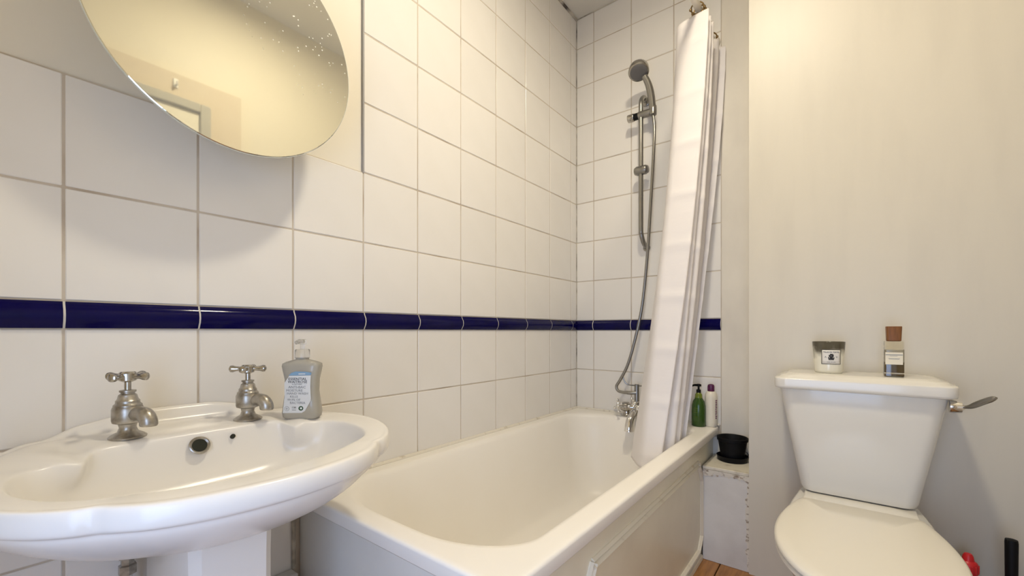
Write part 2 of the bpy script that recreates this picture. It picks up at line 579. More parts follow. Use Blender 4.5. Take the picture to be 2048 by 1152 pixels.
# doorway on the right wall, seen only in the mirror
sur = structure(box_obj('trim_1', (RX - 0.02, RX, NY, -1.12, 0, F + 1.115), 'pink'))
door = bpy.data.objects.new('door_1', None)
link(door)
structure(door)
box_obj('architrave', (RX - 0.045, RX - 0.02, -1.29, -1.25, 0, F + 1.01), 'grey_wood', door, 0.004)
box_obj('architrave', (RX - 0.045, RX - 0.02, -2.12, -2.08, 0, F + 1.01), 'grey_wood', door, 0.004)
box_obj('architrave', (RX - 0.045, RX - 0.02, -2.08, -1.29, F + 0.97, F + 1.01), 'grey_wood', door, 0.004)
leaf = box_obj('door_leaf', (RX - 0.03, RX - 0.02, -2.08, -1.29, 0.005, F + 0.97), 'door', door, 0.003)
for z0, z1 in ((0.15, 0.8), (0.95, 1.72)):
    for y0, y1 in ((-2.0, -1.73), (-1.64, -1.37)):
        box_obj('door_panel', (RX - 0.036, RX - 0.03, y0, y1, z0, z1), 'door', leaf, 0.004)
hook = thing('coat_hook', 'small white plastic hook above the door frame, seen in the round mirror', 'hook', (RX - 0.02, -1.375, F + 1.05))
box_obj('back_plate', (-0.006, 0, -0.009, 0.009, 0, 0.04), 'white_plastic', hook, 0.002)
bm = bmesh.new()
tube(bm, spline([(-0.005, 0, 0.012), (-0.02, 0, 0.008), (-0.026, 0, 0.02)], 4), 0.004, 8)
finish('hook_arm', bm, 'white_plastic', hook)

# flush ceiling lamp (out of frame; lights the room)
lamp = thing('ceiling_lamp', 'round flush ceiling lamp with a glowing diffuser in a white ring', 'lamp', LAMP_POS)
bm = bmesh.new()
lathe(bm, [(0.105, -0.0005), (0.105, -0.010), (0.098, -0.014), (0.082, -0.014), (0.080, -0.010), (0.080, -0.0005)], 40, caps=False)
finish('ring', bm, 'white_plastic', lamp)
bm = bmesh.new()
lathe(bm, [(0.0795, -0.003), (0.0795, -0.006)], 40)
finish('diffuser', bm, 'lamp', lamp)


# ------------------------------------------------------------------ bathtub
BX1, BY0 = 0.675, -1.43
ZR = F - 0.40                                           # rim height


def bath_ring(x0, x1, y0, y1, rx, ry, z, bow=0.0, seg=12, nst=8):
    pts = []
    cx, cy = (x0 + x1) / 2, (y0 + y1) / 2
    corners = ((x1 - rx, y1 - ry, 0), (x0 + rx, y1 - ry, PI / 2), (x0 + rx, y0 + ry, PI), (x1 - rx, y0 + ry, 1.5 * PI))
    for ci, (ccx, ccy, a0) in enumerate(corners):
        arc = []
        for k in range(seg + 1):
            a = a0 + PI / 2 * k / seg
            arc.append((ccx + rx * math.cos(a), ccy + ry * math.sin(a)))
        if pts:
            lx, ly = pts[-1]
            for k in range(1, nst):
                t = k / nst
                pts.append((lx + (arc[0][0] - lx) * t, ly + (arc[0][1] - ly) * t))
        pts += arc
    lx, ly = pts[-1]
    fx, fy = pts[0]
    for k in range(1, nst):
        t = k / nst
        pts.append((lx + (fx - lx) * t, ly + (fy - ly) * t))
    out = []
    for px, py in pts:
        if bow:
            u = (px - cx) / ((x1 - x0) / 2)
            if py < cy:
                py -= bow * (1 - u * u) * min(1, (cy - py) / (cy - y0))
        out.append((px, py, z))
    return out


tub_t = thing('bathtub', 'cream enamelled bathtub along the white tiled wall', 'bathtub', (0, 0, 0))
bm = bmesh.new()
E_ = 0.003
rings = [
    bath_ring(0.03, BX1 - 0.03, BY0 + 0.03, -0.03, 0.02, 0.02, ZR - 0.034),
    bath_ring(E_, BX1 - 0.004, BY0 + 0.004, -E_, 0.014, 0.014, ZR - 0.034),
    bath_ring(E_, BX1, BY0, -E_, 0.016, 0.016, ZR - 0.029),
    bath_ring(E_, BX1, BY0, -E_, 0.016, 0.016, ZR - 0.0075),
    bath_ring(E_, BX1 - 0.0018, BY0 + 0.0018, -E_, 0.016, 0.016, ZR - 0.0028),
    bath_ring(E_ + 0.002, BX1 - 0.006, BY0 + 0.006, -E_, 0.017, 0.017, ZR - 0.0004),
    bath_ring(E_ + 0.004, BX1 - 0.014, BY0 + 0.014, -E_ - .002, 0.018, 0.018, ZR),
    bath_ring(0.040, 0.627, -1.378, -0.061, 0.19, 0.12, ZR, 0.014),
    bath_ring(0.045, 0.622, -1.372, -0.066, 0.19, 0.12, ZR - 0.0004, 0.014),
    bath_ring(0.052, 0.614, -1.364, -0.074, 0.19, 0.12, ZR - 0.004, 0.014),
    bath_ring(0.060, 0.606, -1.352, -0.084, 0.185, 0.12, ZR - 0.016, 0.014),
    bath_ring(0.074, 0.597, -1.330, -0.096, 0.18, 0.12, ZR - 0.06, 0.012),
    bath_ring(0.094, 0.580, -1.270, -0.112, 0.17, 0.12, ZR - 0.17, 0.01),
    bath_ring(0.115, 0.560, -1.190, -0.13, 0.16, 0.12, ZR - 0.28, 0.008),
    bath_ring(0.135, 0.540, -1.13, -0.15, 0.15, 0.12, ZR - 0.335, 0.004),
    bath_ring(0.17, 0.505, -1.07, -0.185, 0.13, 0.11, ZR - 0.362),
    bath_ring(0.24, 0.435, -0.9, -0.28, 0.08, 0.1, ZR - 0.368),
]
loft(bm, rings, False, True)
tub = finish('tub', bm, 'enamel', tub_t, angle=180)
wn = tub.modifiers.new('weighted', 'WEIGHTED_NORMAL')
wn.weight = 80
tub['label'] = 'cream enamelled tub shell with rolled rim'
bm = bmesh.new()
tube(bm, [(0.003, BY0 + 0.01, ZR + 0.002), (0.003, -0.004, ZR + 0.002)], 0.0065, 8)
tube(bm, [(0.004, -0.005, ZR + 0.003), (BX1 + 0.003, -0.005, ZR + 0.003)], 0.0055, 8)
finish('sealant', bm, 'sealant', tub_t)

# side panel with an eight-sided bead moulding
pn = thing('bath_side_panel', 'cream gloss bath side panel with eight sided bead moulding', 'panel', (0, 0, 0))
box_obj('board', (0.632, 0.652, BY0 + 0.025, -0.004, 0.0, ZR - 0.034), 'panel', pn)
XB = 0.652
zt, zb = F - 0.505, F - 0.838
oct_ = [(-1.105, zt), (-0.245, zt), (-0.200, zt - 0.070), (-0.200, zb + 0.047), (-0.245, zb), (-1.105, zb), (-1.152, zb + 0.06), (-1.152, zt - 0.075)]
for i in range(8):
    a, b2 = oct_[i], oct_[(i + 1) % 8]
    bm = bmesh.new()
    d = Vector((0, b2[0] - a[0], b2[1] - a[1])).normalized()
    n = d.cross(Vector((1, 0, 0)))
    A, B = Vector((XB, a[0], a[1])) - d * 0.003, Vector((XB, b2[0], b2[1])) + d * 0.003
    prof = [(-0.002, -0.013), (0.003, -0.013), (0.0085, -0.0075), (0.003, -0.002), (0.003, 0.000), (0.011, 0.006), (0.004, 0.013), (-0.002, 0.013)]
    loft(bm, [[P + Vector((1, 0, 0)) * q[0] + n * q[1] for q in prof] for P in (A, B)])
    finish('bead_moulding', bm, 'bead', pn, angle=30)
box_obj('skirting', (XB - 0.001, XB + 0.010, BY0 + 0.03, -0.21, 0.0, 0.022), 'panel', pn, 0.003)

ep = tag(box_obj('bath_end_panel', (0.004, 0.650, BY0 + 0.012, BY0 + 0.024, 0.0, ZR - 0.034), 'end_panel', None, 0.001),
         'grey painted board closing the near end of the bathtub', 'panel')

# ------------------------------------------------------------------ boxed pipes in the corner and the pot
pb = thing('pipe_boxing', 'white flaking painted pipe box beside the bathtub end', 'box', (0.735, -0.10, 0))
box_obj('front_board', (-0.077, 0.080, -0.100, -0.082, 0.0, 0.346), 'box_paint', pb, 0.0015)
box_obj('top_board', (-0.0775, 0.0805, -0.101, 0.102, 0.346, 0.358), 'top_paint', pb, 0.002)
bm = bmesh.new()
random.seed(3)
n = 26
top = [(-0.0775 + 0.158 * i / n) for i in range(n + 1)]
rings = []
lowz = [0.330 + random.uniform(-0.008, 0.006) - (0.008 if i < 5 else 0) for i in range(n + 1)]
vs = [[bm.verts.new((xx, yy, zz)) for yy, zz in ((-0.0992, 0.346), (-0.1016, 0.346), (-0.1012, lz), (-0.0992, lz))] for xx, lz in zip(top, lowz)]
for p_, q_ in zip(vs, vs[1:]):
    for i in range(4):
        bm.faces.new((p_[i], p_[(i + 1) % 4], q_[(i + 1) % 4], q_[i]))
finish('flaked_edge', bm, 'flake', pb, smooth=False)
bm = bmesh.new()
vs = []
for i in range(41):
    z = 0.002 + 0.34 * i / 40
    w_ = 0.004 + (0.008 * random.random() if 0.06 < z < 0.27 else 0.002 * random.random())
    vs.append([bm.verts.new(p_) for p_ in ((0.0795 - w_, -0.1010, z), (0.0800, -0.1012, z), (0.0800, -0.0995, z), (0.0795 - w_, -0.0995, z))])
for p_, q_ in zip(vs, vs[1:]):
    for i in range(4):
        bm.faces.new((p_[i], p_[(i + 1) % 4], q_[(i + 1) % 4], q_[i]))
finish('chipped_edge', bm, 'flake', pb, smooth=False)

PZ = 0.358
sauc = thing('pot_saucer', 'black plastic saucer under the empty black plant pot', 'saucer', (0.736, -0.060, PZ))
bm = bmesh.new()
lathe(bm, [(0.0, 0.0), (0.050, 0.0), (0.053, 0.002), (0.0565, 0.018), (0.058, 0.020), (0.056, 0.021), (0.054, 0.018), (0.050, 0.004), (0.0, 0.004)][1:], 40)
finish('dish', bm, 'black', sauc)
pot = thing('plant_pot', 'empty black plastic plant pot standing on the pipe box', 'pot', (0.736, -0.060, PZ + 0.0045))
bm = bmesh.new()
lathe(bm, [(0.038, 0.0), (0.041, 0.002), (0.052, 0.074), (0.0555, 0.076), (0.0565, 0.088), (0.0545, 0.089), (0.0525, 0.086), (0.040, 0.006), (0.01, 0.005)], 40)
finish('pot_body', bm, 'black', pot)
bm = bmesh.new()
tube(bm, [(0.046 + 0.012 * math.sin(a) , -0.014, 0.028 + 0.013 * math.cos(a)) for a in [PI * k / 8 for k in range(9)]], 0.0014, 8)
finish('ring_handle', bm, 'black', pot)


# ------------------------------------------------------------------ wash basin
Y0 = -1.667
outer = [(0, 0.0), (.08, .0), (.15, .0), (.19, .002), (.222, .014), (.245, .05), (.260, .095), (.277, .14), (.289, .19), (.290, .24), (.279, .30),
         (.254, .36), (.226, .402), (.198, .429), (.178, .438), (.164, .455), (.135, .479), (.080, .500), (0, .510)]
outer_s = [(0, 0.0), (.08, .0), (.15, .0), (.19, .002), (.222, .014), (.245, .05), (.260, .095), (.277, .14), (.289, .19), (.290, .24), (.279, .30),
           (.254, .36), (.227, .401), (.200, .426), (.181, .440), (.164, .453), (.135, .475), (.080, .499), (0, .510)]
inner = [(0, .135), (.06, .135), (.112, .136), (.138, .143), (.147, .158), (.155, .176), (.167, .178), (.187, .178), (.213, .188), (.231, .222), (.232, .28),
         (.218, .33), (.197, .365), (.17, .388), (.14, .405), (.118, .417), (.092, .428), (.05, .438), (0, .441)]
inner_s = [(0, .135), (.06, .135), (.112, .137), (.145, .143), (.165, .150), (.182, .160), (.197, .172), (.210, .188), (.220, .204), (.229, .232), (.230, .28),
           (.218, .33), (.197, .365), (.17, .388), (.14, .405), (.118, .417), (.092, .428), (.05, .438), (0, .441)]


def full(half, sub=4):
    h = [Vector((a, b, 0)) for a, b in half]
    left = [Vector((-v.x, v.y, 0)) for v in reversed(h[1:-1])]
    ctrl = h + left
    n = len(ctrl)
    out = []
    for i in range(n):
        p0, p1, p2, p3 = ctrl[i - 1], ctrl[i], ctrl[(i + 1) % n], ctrl[(i + 2) % n]
        for k in range(sub):
            t = k / sub
            out.append(0.5 * ((2 * p1) + (p2 - p0) * t + (2 * p0 - 5 * p1 + 4 * p2 - p3) * t * t + (3 * p1 - p0 - 3 * p2 + p3) * t ** 3))
    return out


OUT, INN, OUTS, INNS = full(outer), full(inner), full(outer_s), full(inner_s)


def smoothstep(a, b, x):
    t = max(0, min(1, (x - a) / (b - a)))
    return t * t * (3 - 2 * t)


def upstand(u):
    u = abs(u)
    return 0.040 - 0.016 * smoothstep(0.05, 0.15, u) - 0.018 * smoothstep(0.14, 0.19, u) - 0.006 * smoothstep(0.2, 0.26, u)


def groove(u, X):
    """shallow drain groove of the soap ledges"""
    return 0.010 * math.exp(-((abs(u) - 0.158) / 0.013) ** 2) * (1 - smoothstep(0.19, 0.24, X))


def ring_outer(s, z, back=0.0, cx=0.22):
    r = []
    k = smoothstep(0.95, 1.0, s)
    for a, b2 in zip(OUT, OUTS):
        v = b2.lerp(a, k)
        u, X = v.x * s, cx + (v.y - cx) * s
        near = 1 - smoothstep(0.0, 0.03, v.y)
        r.append((max(X, 0.001), u, z + back * upstand(v.x) * near))
    return r


def ring_mix(t, z, back=0.0, deck=0.0):
    r = []
    for a, b2 in zip(OUT, INN):
        u, X = a.x + (b2.x - a.x) * t, a.y + (b2.y - a.y) * t
        near = 1 - smoothstep(0.0, 0.03, a.y)
        dk = 1 - smoothstep(0.05, 0.16, a.y)
        r.append((max(X, 0.001), u, z + back * upstand(a.x) * near + deck * dk - (groove(u, X) if t > 0.7 else 0)))
    return r


def ring_inner(s, z, cx=0.28, deck=0.0, flat=0.0):
    r = []
    k = smoothstep(0.93, 1.0, s)
    for v1, v2, a in zip(INN, INNS, OUT):
        v = v2.lerp(v1, k)
        dk = 1 - smoothstep(0.05, 0.16, a.y)
        u, X = v.x * s, cx + (v.y - cx) * s
        r.append((X, u, z + deck * dk - groove(u, X) * k))
    return r


bas = thing('wash_basin', 'white ceramic washbasin with scalloped rim on a pedestal', 'basin', (0, Y0, F))
bm = bmesh.new()
rings = [
    ring_outer(.22, -.328), ring_outer(.42, -.322), ring_outer(.64, -.302), ring_outer(.82, -.273), ring_outer(.925, -.246), ring_outer(.956, -.233),
    ring_outer(.957, -.2275), ring_outer(.990, -.2255), ring_outer(1.0, -.218), ring_outer(1.003, -.207), ring_outer(.997, -.199, 1.0),
    ring_mix(.05, -.1955, 1.0), ring_mix(.11, -.195, 1.0), ring_mix(.15, -.195, 0.85), ring_mix(.20, -.1955, 0.30, .004), ring_mix(.27, -.196, 0.06, .008), ring_mix(.40, -.196, 0.0, .009), ring_mix(.75, -.1975, 0, .009), ring_mix(.95, -.199, 0, .009),
    ring_inner(1.0, -.201, deck=.0075), ring_inner(.988, -.206, deck=.005), ring_inner(.972, -.222), ring_inner(.94, -.246), ring_inner(.86, -.276), ring_inner(.66, -.298),
    ring_inner(.33, -.307), ring_inner(.10, -.311)]
loft(bm, rings, True, True)
bowl = finish('bowl', bm, 'ceramic', bas, angle=180)
sub = bowl.modifiers.new('smooth', 'SUBSURF')
sub.levels = 1
sub.render_levels = 2
# overflow and chain hole on the rear wall of the bowl
nrm = Vector((1, 0, 0.55)).normalized()
rotm = nrm.to_track_quat('Z', 'Y').to_matrix().to_4x4()
bm = bmesh.new()
lathe(bm, [(0.0115, -0.004), (0.0165, -0.001), (0.0165, 0.001), (0.0145, 0.002), (0.0115, 0.0)], 28, (0.1445, 0.0, -0.2145), rotm, caps=False)
finish('overflow_ring', bm, 'dull_chrome', bas)
bm = bmesh.new()
lathe(bm, [(0.0118, -0.003), (0.0118, 0.0006)], 28, (0.1443, 0.0, -0.2145), rotm)
finish('overflow_hole', bm, 'dark_hole', bas)
bm = bmesh.new()
lathe(bm, [(0.0042, -0.004), (0.0042, 0.0012)], 16, (0.1412, 0.055, -0.209), rotm)
finish('chain_hole', bm, 'dark_hole', bas)
bm = bmesh.new()
lathe(bm, [(0.012, -0.003), (0.021, 0.0), (0.021, 0.002), (0.014, 0.003)], 24, (0.28, 0, -0.310))
finish('waste', bm, 'dull_chrome', bas)

ped = thing('basin_pedestal', 'white ceramic pedestal under the washbasin', 'pedestal', (0, Y0, 0))
bm = bmesh.new()
sec = [(0.315, -0.045), (0.315, 0.045), (0.300, 0.058), (0.27, 0.062), (0.07, 0.062), (0.05, 0.055), (0.05, -0.055), (0.07, -0.060), (0.27, -0.064), (0.300, -0.058)]
rings = []
for z, s in ((0.0, 1.10), (0.05, 1.08), (0.09, 1.03), (0.16, 1.0), (0.50, 1.0), (0.556, 1.02)):
    rings.append([(0.06 + (a - 0.06) * (0.9 + 0.1 * s), b2 * s, z) for a, b2 in sec])
loft(bm, rings)
finish('column', bm, 'ceramic', ped, angle=25)

pipe = thing('water_supply_pipe', 'tarnished metal compression fitting on a pipe below the washbasin', 'pipe', (0.050, -1.750, 0))
bm = bmesh.new()
lathe(bm, [(0.007, 0.0), (0.007, F - 0.34)], 14)
finish('pipe', bm, 'white_plastic', pipe)
bm = bmesh.new()
z0 = F - 0.445
lathe(bm, [(0.008, z0), (0.0135, z0), (0.0135, z0 + 0.016), (0.010, z0 + 0.018), (0.010, z0 + 0.028), (0.0145, z0 + 0.030), (0.0145, z0 + 0.046), (0.008, z0 + 0.05)], 6)
finish('compression_nut', bm, 'dull_chrome', pipe, angle=20)

ledge = thing('pipe_ledge', 'white painted pipe ledge behind the pedestal at the bath end', 'ledge', (0, -1.52, 0))
box_obj('ledge_board', (0.0, 0.035, -0.55, 0.085, F - 0.612, F - 0.592), 'box_paint', ledge, 0.004)
box_obj('ledge_gap_shade', (0.0, 0.028, -0.55, 0.078, 0, F - 0.612), 'dark_gap', ledge)  # solid block whose black colour stands for the shaded gap below the ledge
bm = bmesh.new()
tube(bm, [(0.004, 0.087, F - 0.592), (0.004, 0.087, F - 0.44)], 0.005, 8)
finish('corner_sealant', bm, 'mould', ledge)


# taps on the basin
def lever_cross(parent, z, r_arm, rot, mats='chrome'):
    bm = bmesh.new()
    lathe(bm, [(0.006, z - 0.005), (0.012, z - 0.002), (0.0128, z + 0.010), (0.010, z + 0.013), (0.003, z + 0.0135)], 20)
    for k in range(4):
        a = rot + k * PI / 2
        dx, dy = math.cos(a), math.sin(a)
        pts = [(dx * q, dy * q, z + 0.005) for q in (0.006, 0.014, 0.022, 0.028, 0.032, 0.0345)]
        tube(bm, pts, [0.0055, 0.0044, 0.0052, 0.0072, 0.0068, 0.003], 12)
    return finish('cross_handle', bm, mats, parent)


def basin_tap(name, label, loc, rot):
    t = thing(name, label, 'tap', loc, math.radians(24), 'pillar taps on the washbasin')
    bm = bmesh.new()
    lathe(bm, [(0.0255, 0.0), (0.026, 0.003), (0.022, 0.006), (0.014, 0.011), (0.0115, 0.018), (0.013, 0.024), (0.0205, 0.027), (0.0215, 0.031),
               (0.0215, 0.050), (0.020, 0.054)], 32)
    finish('body', bm, 'dull_chrome', t)
    bm = bmesh.new()
    lathe(bm, [(0.0195, 0.0535), (0.0195, 0.057), (0.0165, 0.060), (0.0165, 0.064), (0.0142, 0.067), (0.0125, 0.074), (0.0095, 0.0765), (0.0095, 0.078),
               (0.0115, 0.079), (0.0115, 0.082), (0.0055, 0.083)], 28)
    finish('bonnet', bm, 'dull_chrome', t, angle=30)
    bm = bmesh.new()
    lathe(bm, [(0.0048, 0.081), (0.0048, 0.097), (0.0075, 0.098), (0.0075, 0.102)], 18)
    spn = finish('spindle', bm, 'chrome', t)
    bm = bmesh.new()
    tube(bm, spline([(0.010, 0, 0.038), (0.022, 0, 0.0425), (0.034, 0, 0.043), (0.043, 0, 0.038), (0.047, 0, 0.030), (0.047, 0, 0.023)], 5),
         [0.0115] * 6 + [0.0118] * 6 + [0.0125] * 6 + [0.0128] * 6 + [0.012] * 2, 16)
    finish('spout', bm, 'dull_chrome', t)
    lever_cross(spn, 0.101, 0.034, rot, 'chrome')
    return t


basin_tap('basin_tap', 'aged chrome pillar tap nearest the left edge of the washbasin', (0.098, -1.758, F - 0.189), math.radians(-74))
basin_tap('basin_tap', 'aged chrome pillar tap beside the hand wash bottle', (0.098, -1.570, F - 0.189), math.radians(-62))

# ------------------------------------------------------------------ hand wash bottle
SB = thing('hand_wash_bottle', 'clear pump bottle of hand wash with white and blue label', 'bottle', (0.142, -1.478, F - 0.1945), math.radians(37))
SBL = [(0.0, .034, .017), (.004, .0385, .0195), (.014, .040, .0205), (.032, .0375, .0195), (.060, .0335, .0185), (.085, .0345, .0185), (.102, .0385, .0195), (.113, .0405, .020),
       (.119, .0395, .0195), (.123, .034, .017), (.126, .022, .0145), (.128, .0135, .0125), (.132, .0125, .0125)]
bm = bmesh.new()


def superellipse(a, b_, n=40, p=3.0):
    out = []
    for i in range(n):
        t = 2 * PI * i / n
        c_, s_ = math.cos(t), math.sin(t)
        out.append((a * math.copysign(abs(c_) ** (2 / p), c_), b_ * math.copysign(abs(s_) ** (2 / p), s_)))
    return out


loft(bm, [[(x_, y_, z) for x_, y_ in superellipse(w_, d_, p=4.0 if z < .12 else 2.2)] for z, w_, d_ in SBL])
finish('bottle_body', bm, 'soap', SB, angle=60)
bm = bmesh.new()
lathe(bm, [(0.0125, .130), (0.0150, .131), (0.0150, .148), (0.0135, .150), (0.010, .150)], 32)
finish('collar', bm, 'clear', SB)
bm = bmesh.new()
lathe(bm, [(0.0045, .150), (0.0045, .160), (0.0080, .161), (0.0080, .1705), (0.006, .172)], 24)
tube(bm, [(0, 0, .167), (0, -0.012, .1675), (0, -0.026, .165)], [0.005, 0.0048, 0.004], 12)
finish('pump_head', bm, 'clear', SB)
# label, a thin plate on the front (-y side)
yl = -0.0212


def plate(name, pts, material, parent, y, th=0.0006):
    bm = bmesh.new()
    a = [bm.verts.new((x_, y, z)) for x_, z in pts]
    b_ = [bm.verts.new((x_, y + th, z)) for x_, z in pts]
    bm.faces.new(a)
    bm.faces.new(list(reversed(b_)))
    for i in range(len(pts)):
        j = (i + 1) % len(pts)
        bm.faces.new((a[i], b_[i], b_[j], a[j]))
    return finish(name, bm, material, parent, smooth=False)


lab = plate('label', [(-.0265, .016), (.010, .0165), (.0165, .021), (.027, .041), (.0275, .046), (.0265, .070), (.0275, .093), (-.014, .092), (-.0235, .077), (-.0230, .050)],
            'label', SB, yl)
band = plate('label_band', [(-.0155, .0925), (.0275, .0935), (.0290, .0985), (.018, .1005), (-.002, .101), (-.010, .098)], 'label_blue', SB, yl)
R0 = (PI / 2, 0, 0)
for s, z, sz, x_, mt_ in (('ESSENTIAL', .0855, .0074, .002, 'ink'), ('WAITROSE', .0795, .0074, .002, 'ink'), ('& PARTNERS', .0748, .0034, .001, 'ink_grey'),
                          ('ANTI-BAC', .0688, .0072, .001, 'ink_grey'), ('MOISTURE', .0620, .0066, -.004, 'ink_grey'), ('HAND WASH', .0558, .0066, .002, 'ink_grey'),
                          ('KILLS', .0495, .0064, -.005, 'ink_grey'), ('99.9% OF', .0430, .0062, -.005, 'ink_grey'), ('BACTERIA', .0368, .0064, .002, 'ink_grey')):
    text_part('lettering', s, sz, mt_, lab, (x_, yl - 0.0002, z), R0, 1.02)


def disc(name, c, r, material, parent, y, th=0.0004, n=20, hole=0.0):
    pts = [(c[0] + r * math.cos(2 * PI * i / n), c[1] + r * math.sin(2 * PI * i / n)) for i in range(n)]
    return plate(name, pts, material, parent, y, th)


disc('green_mark', (.0085, .0258), .0046, 'ink_green', lab, yl - 0.0004)
disc('green_mark', (.0090, .0260), .0022, 'label', lab, yl - 0.0007)
disc('ring_mark', (-.0185, .0250), .0046, 'ink_grey', lab, yl - 0.0004)
disc('ring_mark', (-.0185, .0250), .0039, 'label', lab, yl - 0.0007)
plate('cross_mark', [(-.0210, .0246), (-.0160, .0246), (-.0160, .0254), (-.0210, .0254)], 'ink_grey', lab, yl - 0.0010)
plate('cross_mark', [(-.0189, .0225), (-.0181, .0225), (-.0181, .0275), (-.0189, .0275)], 'ink_grey', lab, yl - 0.0010)
plate('small_print', [(-.0085, .0258), (-.0010, .0258), (-.0010, .0290), (-.0085, .0290)], 'ink_grey', lab, yl - 0.0004)
plate('small_print', [(-.0075, .0266), (-.0052, .0266), (-.0052, .0282), (-.0075, .0282)], 'label', lab, yl - 0.0007)
plate('small_print', [(-.0085, .0218), (-.0010, .0218), (-.0010, .0230), (-.0085, .0230)], 'ink_grey', lab, yl - 0.0004)
plate('small_print', [(.004, .0950), (.017, .0952), (.017, .0970), (.004, .0968)], 'label', lab, yl - 0.0004)

for o_ in (lab, band):
    o_.scale = (1.12, 1, 1.05)
    o_.location = (-.002, 0, -.003)

# ------------------------------------------------------------------ mirror
MX, MY, MZ, MR = 0.125, -1.594, F + 0.592, 0.2368
mir = thing('round_mirror', 'large frameless round mirror on a bracket, specked with dried splashes', 'mirror', (MX, MY, MZ))
bm = bmesh.new()
ry = Matrix.Rotation(PI / 2, 4, 'Y')
lathe(bm, [(MR - 0.0015, 0.0), (MR, -0.001), (MR, -0.005), (MR - 0.001, -0.006)], 128, (0, 0, 0), ry)
finish('mirror_glass', bm, 'mirror', mir, angle=30)
bm = bmesh.new()
lathe(bm, [(MR - 0.0003, -0.0012), (MR + 0.0007, -0.0012), (MR + 0.0007, -0.0055), (MR - 0.0003, -0.0055)], 128, (0, 0, 0), ry, caps=False)
finish('polished_edge', bm, 'glass_edge', mir, angle=30)
bm = bmesh.new()
lathe(bm, [(0.05, -0.0065), (0.05, -0.010), (0.015, -0.012), (0.015, -0.11), (0.04, -0.112), (0.04, -0.1325)], 24, (0, 0, 0.03), ry)
finish('bracket', bm, 'grey_metal', mir)

# ------------------------------------------------------------------ toilet
TX = 1.1125
toi = thing('toilet', 'white close coupled toilet with cream lid against the white wall', 'toilet', (TX, -0.207, 0))


def rr(x0, x1, y0, y1, r, z, seg=6):
    return [(a, b_, z) for a, b_ in rrect(x1 - x0, y1 - y0, r, seg, (x0 + x1) / 2, (y0 + y1) / 2)]


bm = bmesh.new()
loft(bm, [rr(-.122, .120, -.170, -.012, .03, F - .486), rr(-.130, .127, -.178, -.008, .032, F - .482), rr(-.134, .131, -.180, -.006, .032, F - .470),
          rr(-.160, .158, -.188, -.006, .035, F - .33), rr(-.186, .184, -.194, -.006, .035, F - .185), rr(-.186, .184, -.194, -.006, .035, F - .176)])
finish('cistern', bm, 'toilet_ceramic', toi, angle=50)
bm = bmesh.new()
loft(bm, [rr(-.192, .192, -.205, -.004, .03, F - .1785), rr(-.197, .198, -.210, -.003, .03, F - .1765), rr(-.199, .200, -.212, -.003, .03, F - .171),
          rr(-.199, .200, -.212, -.003, .03, F - .150), rr(-.197, .198, -.210, -.003, .03, F - .1455), rr(-.187, .188, -.199, -.005, .03, F - .1435), rr(-.183, .184, -.195, -.006, .03, F - .1385),
          rr(-.172, .173, -.184, -.009, .035, F - .1365), rr(-.168, .169, -.180, -.010, .035, F - .133), rr(-.155, .156, -.166, -.016, .035, F - .1322)])
lid = finish('cistern_lid', bm, 'toilet_ceramic', toi, angle=60)
wn = lid.modifiers.new('weighted', 'WEIGHTED_NORMAL')
wn.weight = 80
# flush lever
bm = bmesh.new()
ryx = Matrix.Rotation(PI / 2, 4, 'Y')
lathe(bm, [(0.016, 0.0), (0.0165, 0.004), (0.0145, 0.022), (0.009, 0.024), (0.005, 0.028)], 20, (.1835, -.175, F - .198), ryx)
boss = finish('lever_boss', bm, 'bright_chrome', toi)
bm = bmesh.new()
p = spline([(.206, -.175, F - .198), (.216, -.183, F - .195), (.226, -.200, F - .186), (.240, -.222, F - .172), (.252, -.238, F - .163)], 4)
w = [0.0042, 0.0042, 0.004, 0.0042, 0.005, 0.006, 0.007, 0.0078, 0.0082, 0.0084, 0.0084, 0.0083, 0.0082, 0.008, 0.0075, 0.006, 0.003]
rings = []
for q, ww in zip(p, w):
    rings.append([(q.x + 0.0035 * math.cos(a) * 0.8, q.y + ww * 0.5 * math.cos(a), q.z + ww * math.sin(a)) for a in [2 * PI * k / 12 for k in range(12)]])
loft(bm, rings)
finish('flush_lever', bm, 'grey_metal', boss)


# pan: outline egg, loft downwards
def egg(hw, yb, yf, z, hb=None, n=48, wide=0.52, cx=0.0):
    """yb back (near wall), yf front, hw half width, hb half width at the back"""
    hb = hb if hb is not None else hw * 0.75
    pts = []
    L_ = yb - yf
    for i in range(n + 1):
        t = i / n                                  # along from back to front, right side
        yy = yb - L_ * t
        if t < wide:
            k = smoothstep(0, 1, t / wide)
            ww = hb + (hw - hb) * k
        else:
            k = (t - wide) / (1 - wide)
            ww = hw * math.sqrt(max(0, 1 - k ** 2.1))
        pts.append((ww, yy))
    out = [(cx + a, b_, z) for a, b_ in pts] + [(cx - a, b_, z) for a, b_ in reversed(pts[:-1])]
    return out


# cosine spacing at the front for a round tip
def egg2(hw, yb, yf, z, hb, wide=0.52, cx=0.0):
    pts = []
    L_ = yb - yf
    for i in range(12):
        t = wide * i / 12
        pts.append((hb + (hw - hb) * math.sin(PI / 2 * i / 12) ** 0.9, yb - L_ * t))
    for i in range(19):
        a = PI / 2 * i / 18
        pts.append((hw * math.cos(a), yb - L_ * wide - L_ * (1 - wide) * math.sin(a)))
    return [(cx + a, b_, z) for a, b_ in pts] + [(cx - a, b_, z) for a, b_ in reversed(pts[:-1])]


